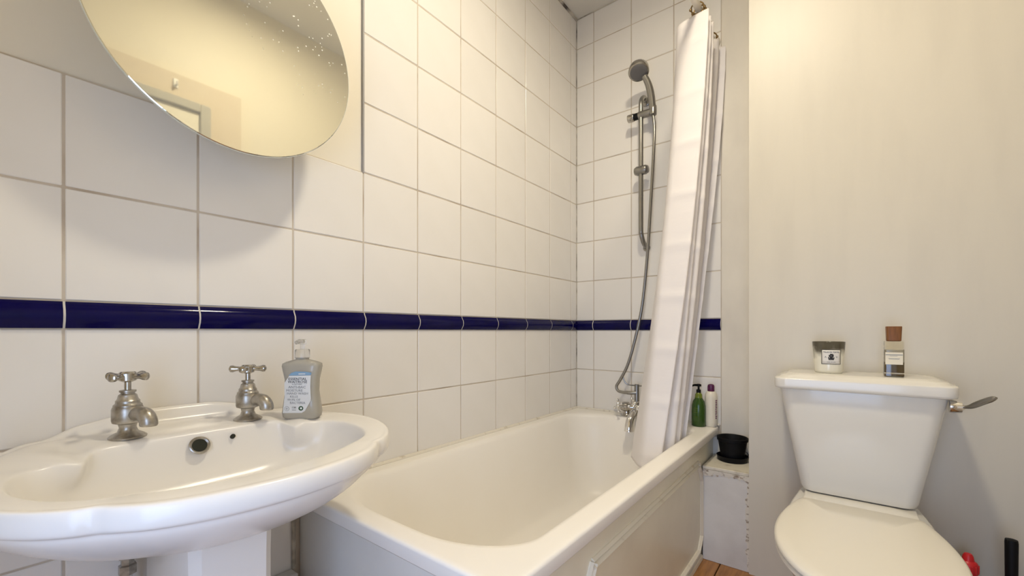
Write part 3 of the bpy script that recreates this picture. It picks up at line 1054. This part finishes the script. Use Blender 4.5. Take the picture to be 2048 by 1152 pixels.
bm = bmesh.new()
loft(bm, [egg2(.095, -.06, -.50, 0.0, .09), egg2(.092, -.06, -.49, 0.03, .085), egg2(.088, -.05, -.49, .12, .085), egg2(.115, -.03, -.60, .22, .10), egg2(.150, -.02, -.72, .32, .118),
          egg2(.158, -.012, -.755, F - .520, .123), egg2(.158, -.012, -.76, F - .505, .124), egg2(.150, -.015, -.75, F - .498, .120)])
finish('pan', bm, 'toilet_ceramic', toi, angle=50)
# raised shelf of the pan behind the seat
bm = bmesh.new()
loft(bm, [rr(-.124, .125, -.285, -.012, .02, F - .510), rr(-.123, .124, -.280, -.012, .02, F - .498), rr(-.122, .123, -.236, -.012, .02, F - .4885), rr(-.120, .121, -.222, -.014, .02, F - .4868)])
finish('pan_shelf', bm, 'toilet_ceramic', toi, angle=60)
bm = bmesh.new()
loft(bm, [egg2(.158, -.285, -.765, F - .4965, .122, wide=.46), egg2(.163, -.282, -.775, F - .494, .125, wide=.46), egg2(.163, -.282, -.775, F - .487, .125, wide=.46), egg2(.158, -.285, -.768, F - .4845, .122, wide=.46)])
finish('seat', bm, 'seat', toi, angle=60)
bm = bmesh.new()
loft(bm, [egg2(.156, -.292, -.767, F - .4825, .122, wide=.46), egg2(.163, -.289, -.777, F - .480, .126, wide=.46), egg2(.163, -.289, -.777, F - .473, .126, wide=.46), egg2(.158, -.293, -.770, F - .469, .121, wide=.46),
          egg2(.140, -.295, -.745, F - .467, .108, wide=.46), egg2(.06, -.4, -.6, F - .4655, .05, wide=.46)])
finish('seat_lid', bm, 'seat', toi, angle=60)

# ------------------------------------------------------------------ candle
CT = F - 0.1322
can = thing('scented_candle', 'glass candle tumbler with soot stains and framed paper label', 'candle', (1.0465, -0.302, CT), math.radians(6))
bm = bmesh.new()
lathe(bm, [(0.0325, 0.0), (0.0345, 0.002), (0.0355, 0.008), (0.0415, 0.094), (0.0405, 0.095), (0.0390, 0.094), (0.0365, 0.055), (0.0345, 0.010)], 56, caps=True)
finish('tumbler', bm, 'soot_glass', can, angle=60)
bm = bmesh.new()
lathe(bm, [(0.0336, 0.012), (0.0358, 0.052), (0.003, 0.0525)], 40)
finish('wax', bm, 'wax', can)


def curved_plate(name, x0, x1, z0, z1, material, parent, r0, r1, off, n=10, m_=4):
    """patch hugging a cone of radius r0 + (r1 - r0) * z / 0.094 on its -y side"""
    bm = bmesh.new()
    g = []
    for j in range(m_ + 1):
        z = z0 + (z1 - z0) * j / m_
        r = r0 + (r1 - r0) * z / 0.094 + off
        row = []
        for i in range(n + 1):
            x_ = x0 + (x1 - x0) * i / n
            row.append(bm.verts.new((x_, -math.sqrt(max(r * r - x_ * x_, 1e-6)), z)))
        g.append(row)
    for j in range(m_):
        for i in range(n):
            bm.faces.new((g[j][i], g[j][i + 1], g[j + 1][i + 1], g[j + 1][i]))
    o = finish(name, bm, material, parent)
    s_ = o.modifiers.new('thickness', 'SOLIDIFY')
    s_.thickness = 0.0004
    return o


r0, r1 = 0.0350, 0.0415
curved_plate('label_frame', -.0205, .0265, .0275, .0715, 'ink', can, r0, r1, 0.0006)
clab = curved_plate('label', -.0192, .0252, .0290, .0700, 'paper', can, r0, r1, 0.0011)


def wrap_text(name, s, size, x_, z, material, parent, r0, r1, off, sx=1.0):
    o = text_part(name, s, size, material, parent, (0, 0, 0), (0, 0, 0), 1.0)
    for v in o.data.vertices:
        px = x_ + v.co.x * sx
        pz = z + v.co.y
        r = r0 + (r1 - r0) * pz / 0.094 + off + v.co.z
        v.co = (px, -math.sqrt(max(r * r - px * px, 1e-6)), pz)
    return o


wrap_text('lettering', 'PALAIS DE TOKYO', .0064, .003, .0640, 'ink', clab, r0, r1, 0.0014, 0.72)
wrap_text('lettering', 'A.', .0070, -.0100, .0490, 'ink', clab, r0, r1, 0.0014)
wrap_text('lettering', 'V.', .0070, .0170, .0490, 'ink', clab, r0, r1, 0.0014)
for a, b_, c_, d_ in ((-.0035, .0095, .0405, .0455), (-.0010, .0072, .0445, .0520), (-.0030, .0020, .0500, .0560), (.0035, .0090, .0505, .0570), (.0000, .0070, .0540, .0590), (-.0048, -.0020, .0450, .0490), (.0085, .0105, .0440, .0490)):
    curved_plate('emblem', a, b_, c_, d_, 'ink', clab, r0, r1, 0.0016, 4, 2)
for a, b_ in ((-.0075, .0000), (.0020, .0060), (.0080, .0140)):
    curved_plate('small_print', a, b_, .0335, .0348, 'ink_grey', clab, r0, r1, 0.0016, 3, 1)

# ------------------------------------------------------------------ perfume bottle
pf = thing('perfume_bottle', 'square glass perfume bottle with a brown wooden cap', 'bottle', (1.1935, -0.330, CT), math.radians(3))
bm = bmesh.new()


def rbox_loft(bm, specs, r=0.004):
    loft(bm, [rr(-w_, w_, -d_, d_, r, z, 4) for w_, d_, z in specs])


def shade_glass_box():
    bm = bmesh.new()
    rbox_loft(bm, [(.0195, .0145, 0.0), (.0208, .0158, .0015), (.0208, .0158, .096), (.0200, .0150, .0985)], .004)
    return bm


finish('glass', shade_glass_box(), 'glass', pf, angle=30)
bm = bmesh.new()
rbox_loft(bm, [(.0190, .0140, .011), (.0190, .0140, .040)], .003)
finish('amber_perfume', bm, 'amber', pf, angle=30)
bm = bmesh.new()
rbox_loft(bm, [(.0190, .0140, .0402), (.0190, .0140, .0745)], .003)
finish('pale_perfume', bm, 'pale_liquid', pf, angle=30)
bm = bmesh.new()
rbox_loft(bm, [(.0200, .0152, .0018), (.0200, .0152, .0075)], .003)
finish('dark_base', bm, 'amber', pf, angle=30)
bm = bmesh.new()
rbox_loft(bm, [(.0135, .0125, .0988), (.0150, .0140, .1005), (.0165, .0150, .139), (.0158, .0145, .1405)], .004)
finish('wooden_cap', bm, 'cork_wood', pf, angle=30)
plab = plate('label', [(-.0195, .034), (.0175, .034), (.0175, .068), (-.0195, .068)], 'cream_label', pf, -.0164, .0005)
plate('small_print', [(-.0188, .0600), (.0168, .0600), (.0168, .0622), (-.0188, .0622)], 'ink_grey', plab, -.0167, .0004)
plate('small_print', [(-.0100, .0572), (.0060, .0572), (.0060, .0580), (-.0100, .0580)], 'ink_grey', plab, -.0167, .0004)
plate('small_print', [(-.0130, .0505), (.0110, .0505), (.0110, .0514), (-.0130, .0514)], 'ink_grey', plab, -.0167, .0004)
plate('small_print', [(-.0120, .0486), (.0100, .0486), (.0100, .0494), (-.0120, .0494)], 'ink_grey', plab, -.0167, .0004)

# ------------------------------------------------------------------ floor things beside the toilet
cl = thing('cleaner_bottle', 'white toilet cleaner bottle with red cap behind the toilet', 'bottle', (1.340, -0.318, 0))
bm = bmesh.new()
rings = [[(x_, y_, z) for x_, y_ in superellipse(a, b_, 28, 2.5)] for z, a, b_ in ((0, .038, .027), (.004, .041, .03), (.12, .041, .03), (.17, .036, .027), (.205, .024, .02), (.225, .0175, .0165), (.245, .0165, .0165))]
loft(bm, rings)
finish('bottle_body', bm, 'white_plastic', cl)
bm = bmesh.new()
lathe(bm, [(.0185, .240), (.0195, .243), (.0195, .262), (.017, .268), (.012, .272), (.010, .284), (.007, .289), (.003, .290)], 24)
rc_ = finish('red_cap', bm, 'red', cl)
for k in range(14):
    a = 2 * PI * k / 14
    bm = bmesh.new()
    box(bm, 0.0190 * math.cos(a) - .0016, 0.0190 * math.cos(a) + .0016, 0.0190 * math.sin(a) - .0016, 0.0190 * math.sin(a) + .0016, .243, .263, 0.0004)
    finish('cap_rib', bm, 'red', rc_)

br = thing('toilet_brush', 'toilet brush with a black handle in the corner beside the toilet', 'brush', (1.408, -0.352, 0))
bm = bmesh.new()
lathe(bm, [(.044, 0), (.046, .004), (.042, .11), (.040, .112), (.038, .108), (.040, .01)], 28)
finish('holder', bm, 'black', br)
bm = bmesh.new()
lathe(bm, [(.008, .012), (.030, .02), (.030, .08), (.010, .095)], 20)
finish('brush_head', bm, 'white_plastic', br)
bm = bmesh.new()
lathe(bm, [(.007, .09), (.0085, .13), (.0110, .26), (.0118, .352), (.011, .359), (.004, .361)], 20)
finish('handle', bm, 'black', br)

# ------------------------------------------------------------------ bottles on the bath corner
gb = thing('shampoo_bottle', 'dark green shampoo bottle with black pump behind the curtain', 'bottle', (0.609, -0.060, ZR + 0.001))
bm = bmesh.new()
lathe(bm, [(.0255, 0), (.0275, .003), (.0275, .060), (.0265, .085), (.022, .103), (.0155, .112), (.0145, .117)], 32)
finish('bottle_body', bm, 'green', gb)
bm = bmesh.new()
lathe(bm, [(.0145, .1165), (.0135, .130), (.0095, .136), (.008, .138)], 24)
finish('lime_neck', bm, 'lime', gb)
bm = bmesh.new()
lathe(bm, [(.009, .1375), (.009, .150), (.004, .152), (.004, .163), (.0105, .164), (.0105, .172), (.006, .174)], 20)
tube(bm, [(0, 0, .169), (-.014, -.012, .169), (-.024, -.022, .165)], [.005, .0045, .0035], 10)
finish('pump', bm, 'black', gb)
for k, (a, b_) in enumerate(((.075, .0012), (.068, .0008), (.058, .0009), (.040, .0009))):
    curved_plate('small_print', -.012, .004, a, a + b_, 'lime', gb, .0275, .0275, .0004, 5, 1)

wb = thing('conditioner_bottle', 'cream conditioner bottle with a purple cap in the bath corner', 'bottle', (0.6515, -0.036, ZR + 0.001), math.radians(25))
bm = bmesh.new()
lathe(bm, [(.0215, 0), (.0235, .003), (.0240, .02), (.0240, .120), (.0225, .132), (.0175, .141), (.0125, .145)], 32)
finish('bottle_body', bm, 'cream_plastic', wb)
bm = bmesh.new()
lathe(bm, [(.0130, .1445), (.0135, .146), (.0135, .164), (.0120, .171), (.006, .174), (.002, .1745)], 28)
finish('purple_cap', bm, 'purple', wb)
for k in range(11):
    z = .034 + k * .0072
    w_ = (.006, .0075, .0045, .007, .0065, .005, .0075, .006, .0075, .007, .008)[k]
    curved_plate('lettering', .0125, .0125 + w_, z, z + .0044, 'purple_ink', wb, .0240, .0240, .0005, 4, 1)

# ------------------------------------------------------------------ shower rail, handset, hose
SX, SYD = 0.363, -0.060
sr = thing('shower_riser_rail', 'grey metal shower riser rail with bent ends on the tiled wall', 'rail', (SX, 0, F))
bm = bmesh.new()
pts = spline([(0.002, -0.001, 1.055), (0.002, -0.022, 1.066), (0.001, -0.045, 1.055), (0, SYD, 1.025), (0, SYD, .95), (0, SYD, .7), (0, SYD, .47), (0, SYD + .004, .435), (0.003, -0.042, .405), (0.004, -0.02, .388), (0.005, -0.001, .380)], 5)
tube(bm, pts, 0.0105, 14)
finish('bar', bm, 'grey_metal', sr)
bm = bmesh.new()
ryb = Matrix.Rotation(PI / 2, 4, 'X')
lathe(bm, [(0.020, 0.0), (0.020, 0.006), (0.013, 0.010)], 24, (0.002, 0, 1.055), ryb)
finish('wall_flange', bm, 'grey_metal', sr)
bm = bmesh.new()
lathe(bm, [(0.016, 0.0), (0.016, 0.006), (0.012, 0.010)], 24, (0.005, 0, .380), ryb)
finish('wall_flange', bm, 'grey_metal', sr)
bm = bmesh.new()                                        # clamp, axis along the wall
lathe(bm, [(0.0165, -0.060), (0.0175, -0.058), (0.0175, -0.034), (0.0165, -0.032)], 24, (0, SYD, .972), ry)
finish('clamp_knob', bm, 'chrome', sr)
bm = bmesh.new()
lathe(bm, [(0.0150, -0.0325), (0.0150, -0.012)], 24, (0, SYD, .972), ry)
finish('clamp_washer', bm, 'black', sr)
bm = bmesh.new()
lathe(bm, [(0.014, -0.012), (0.0165, -0.010), (0.0165, 0.050), (0.0150, 0.054)], 24, (0, SYD, .972), ry)
lathe(bm, [(0.0155, -0.020), (0.0160, -0.016), (0.0160, 0.014), (0.0150, 0.018)], 24, (0.056, SYD - .004, .975))
finish('handset_holder', bm, 'grey_metal', sr)
bm = bmesh.new()
lathe(bm, [(0.004, -0.030), (0.016, -0.028), (0.0205, -0.018), (0.0205, 0.022), (0.016, 0.032), (0.004, 0.034)], 24, (0, SYD, .722), ry)
finish('sliding_knob', bm, 'grey_metal', sr, angle=80)

hs = thing('shower_handset', 'grey round shower handset held on the riser rail', 'shower head', (SX + 0.056, SYD - .004, F + .965))
fd = Vector((0.15, -0.42, -0.88)).normalized()            # the way the spray face looks
hm = fd.to_track_quat('Z', 'Y').to_matrix().to_4x4()
hc = Vector((-0.042, -0.060, 0.170))
bm = bmesh.new()
lathe(bm, [(0.020, -0.026), (0.038, -0.022), (0.0425, -0.016), (0.0445, 0.004), (0.0425, 0.008), (0.038, 0.0085)], 36, hc, hm)
hd_ = finish('head', bm, 'chrome', hs)
bm = bmesh.new()
lathe(bm, [(0.0365, 0.0075), (0.0365, 0.0100), (0.034, 0.0110), (0.02, 0.0115)], 36, hc, hm)
finish('spray_face', bm, 'dark_face', hd_)
bm = bmesh.new()
pts = spline([(0, 0, -0.005), (-.001, -.004, .03), (-.004, -.014, .075), (-.010, -.028, .115), (-.022, -.045, .150)], 5)
tube(bm, pts, [0.0122 + 0.0035 * math.sin(PI * i / (len(pts) - 1)) for i in range(len(pts))], 16)
finish('handle', bm, 'grey_metal', hs)

ho = thing('shower_hose', 'thin grey metal shower hose hanging down to the bath mixer', 'hose', (SX + 0.056, SYD - .004, F))
base = Vector((SX + 0.056, SYD - .004, 0))
hp = [(0.419, -.064, .955), (0.426, -.066, .90), (0.425, -.07, .80), (0.412, -.07, .577), (0.401, -.07, .40), (0.386, -.07, .224), (0.369, -.07, .09), (0.339, -.07, -.046), (0.304, -.07, -.161), (0.268, -.07, -.232),
      (0.250, -.07, -.262), (0.258, -.07, -.283), (0.280, -.07, -.288), (0.305, -.068, -.288)]
bm = bmesh.new()
tube(bm, spline([Vector(q) - base for q in hp], 14), 0.0068, 10)
finish('flexible_hose', bm, 'grey_metal', ho)

# ------------------------------------------------------------------ bath mixer
mx_ = thing('bath_mixer_tap', 'chrome bath shower mixer with cross handles at the tub end', 'tap', (0.345, -0.048, ZR))
bm = bmesh.new()
bm.free()
for dx in (-0.055, 0.09):
    bm = bmesh.new()
    lathe(bm, [(0.022, 0.0), (0.024, 0.003), (0.016, 0.010), (0.0135, 0.016), (0.0135, 0.04)], 24, (dx, 0, 0))
    finish('pillar', bm, 'chrome', mx_)
bm = bmesh.new()
lathe(bm, [(0.008, -0.080), (0.018, -0.078), (0.022, -0.066), (0.022, -0.045), (0.016, -0.038), (0.015, 0.07), (0.022, 0.078), (0.022, 0.1), (0.018, 0.112), (0.008, 0.114)], 24, (0, -0.006, 0.044), ry)
finish('body', bm, 'chrome', mx_)


def cross(parent, c, d):
    """cross handle with balls, spinning about direction d"""
    bm = bmesh.new()
    q = Vector(d).normalized().to_track_quat('Z', 'Y').to_matrix().to_4x4()
    mt = Matrix.Translation(c) @ q
    lathe(bm, [(0.006, -0.014), (0.006, 0.0), (0.010, 0.002), (0.010, 0.012), (0.005, 0.015)], 16, c, q)
    for k in range(4):
        a = k * PI / 2 + 0.5
        e = Vector((math.cos(a), math.sin(a), 0))
        pts = [mt @ (e * s_ + Vector((0, 0, .007))) for s_ in (.004, .016, .026)]
        tube(bm, pts, [.004, .0028, .003], 10)
        sphere(bm, mt @ (e * .028 + Vector((0, 0, .007))), .0066, u=12, v=8)
    return finish('cross_handle', bm, 'bright_chrome', parent, angle=60)


cross(mx_, (-0.074, -0.036, 0.050), (-0.55, -0.8, 0.2))
cross(mx_, (0.002, -0.044, 0.066), (0.25, -0.8, 0.5))
bm = bmesh.new()                                        # shower diverter
lathe(bm, [(0.013, 0.040), (0.013, 0.064), (0.0105, 0.070), (0.0105, 0.150), (0.0085, 0.152)], 20, (-0.004, -0.006, 0))
tube(bm, [(-0.004, -0.012, 0.113), (-0.026, -0.02, 0.112), (-0.044, -0.021, 0.112)], [0.0075, 0.0085, 0.0085], 14)
finish('diverter', bm, 'grey_metal', mx_)
bm = bmesh.new()
tube(bm, spline([(-.068, -.018, .190), (-.056, -.018, .160), (-.040, -.014, .148), (0.0, -.008, .146), (.03, -.006, .146)], 4), 0.0034, 8)
finish('handset_cradle', bm, 'grey_metal', mx_)
bm = bmesh.new()
pts = spline([(0.004, -0.012, 0.045), (0.0, -0.045, 0.030), (-0.004, -0.078, 0.002), (-0.005, -0.092, -0.028), (-0.005, -0.094, -0.046)], 5)
tube(bm, pts, [0.0150 + 0.0065 * (i / (len(pts) - 1)) for i in range(len(pts))], 18)
finish('spout', bm, 'bright_chrome', mx_)

# ------------------------------------------------------------------ shower curtain, rail and rings
RXC, RZ = 0.655, F + 1.205
rl = thing('shower_curtain_rail', 'cream shower curtain rail above the bathtub edge', 'rail', (RXC, 0, RZ))
bm = bmesh.new()
tube(bm, [(0, -0.003, 0), (0, -1.0, 0), (0, NY + 0.003, 0)], 0.0125, 18)
finish('tube', bm, 'rail', rl)
bm = bmesh.new()
lathe(bm, [(0.026, 0.0), (0.026, 0.006), (0.016, 0.018)], 24, (0, -0.0005, 0), ryb)
finish('wall_socket', bm, 'rail', rl)

ctop = [(.560, -.200), (.581, -.258), (.640, -.272), (.710, -.280), (.662, -.245), (.708, -.230), (.640, -.200), (.712, -.196), (.630, -.120), (.700, -.075), (.662, -.030), (.703, -.016)]
cbot = [(.425, -.330), (.500, -.440), (.545, -.452), (.583, -.446), (.545, -.392), (.600, -.375), (.580, -.335), (.604, -.300), (.535, -.290), (.600, -.268), (.545, -.245), (.596, -.236)]


def chaikin(p, it=3):
    for _ in range(it):
        q = [p[0]]
        for a, b_ in zip(p, p[1:]):
            q += [a * 0.78 + b_ * 0.22, a * 0.22 + b_ * 0.78]
        q.append(p[-1])
        p = q
    return p


cu_t = thing('shower_curtain', 'white polyester shower curtain bunched up and hanging into the bathtub', 'curtain', (0, 0, F))
bm = bmesh.new()
NR = 150
grid = []
for j in range(NR + 1):
    t = j / NR
    w_ = t ** 1.38
    ctrl = [Vector((a[0] + (b_[0] - a[0]) * w_, a[1] + (b_[1] - a[1]) * w_, 0)) for a, b_ in zip(ctop, cbot)]
    # the folds swing a little on the way down
    for k, v in enumerate(ctrl):
        v.x += 0.006 * math.sin(3.1 * t + k * 1.9) * math.sin(PI * t)
        v.y += 0.006 * math.sin(2.3 * t + k * 2.7) * math.sin(PI * t)
    row = chaikin(ctrl)
    z = 1.17 + (-0.50 - 1.17) * t
    # creases left from the packet
    cr = abs(((z + 0.07) / 0.19) % 1.0 - 0.5) * 2
    off = 0.0045 * max(0.0, (cr - 0.72) / 0.28)
    row = [Vector((v.x + off * 0.5, v.y - off, 0)) for v in row]
    grid.append([bm.verts.new((v.x, v.y, z)) for v in row])
for a, b_ in zip(grid, grid[1:]):
    for i in range(len(a) - 1):
        bm.faces.new((a[i], a[i + 1], b_[i + 1], b_[i]))
sheet = finish('curtain_sheet', bm, 'curtain', cu_t, angle=180)
so = sheet.modifiers.new('cloth', 'SOLIDIFY')
so.thickness = 0.0012

ring_labels = ((-.262, .25, 'brass curtain ring nearest the camera on the cream rail'), (-.238, -.2, 'brass curtain ring just behind the nearest one on the rail'),
               (-.15, .1, 'brass curtain ring halfway between rail end and nearest rings'), (-.055, .1, 'brass curtain ring closest to the tiled back wall'))
ring0 = None
for yy, tilt, lb in ring_labels:
    if ring0 is None:
        ring0 = r = thing('curtain_ring', lb, 'curtain ring', (RXC, yy, RZ), 0, 'brass curtain rings on the rail')
        bm = bmesh.new()
        tube(bm, [(0.022 * math.sin(a), 0, -0.006 + 0.022 * math.cos(a)) for a in [2 * PI * q / 24 for q in range(25)]], 0.0026, 8)
        finish('ring', bm, 'brass', r)
        for s_ in (-2, -1, 0, 1, 2):
            bm = bmesh.new()
            a = PI + s_ * 0.75
            sphere(bm, (0.0235 * math.sin(a), 0, -0.006 + 0.0235 * math.cos(a)), 0.0055, u=10, v=8)
            finish('bead', bm, 'brass', r)
    else:
        r = ring0.copy()
        COL.objects.link(r)
        r.location = (RXC, yy, RZ)
        r['label'] = lb
        for ch in list(ring0.children):
            c_ = ch.copy()
            COL.objects.link(c_)
            c_.parent = r
    r.rotation_euler[2] = tilt
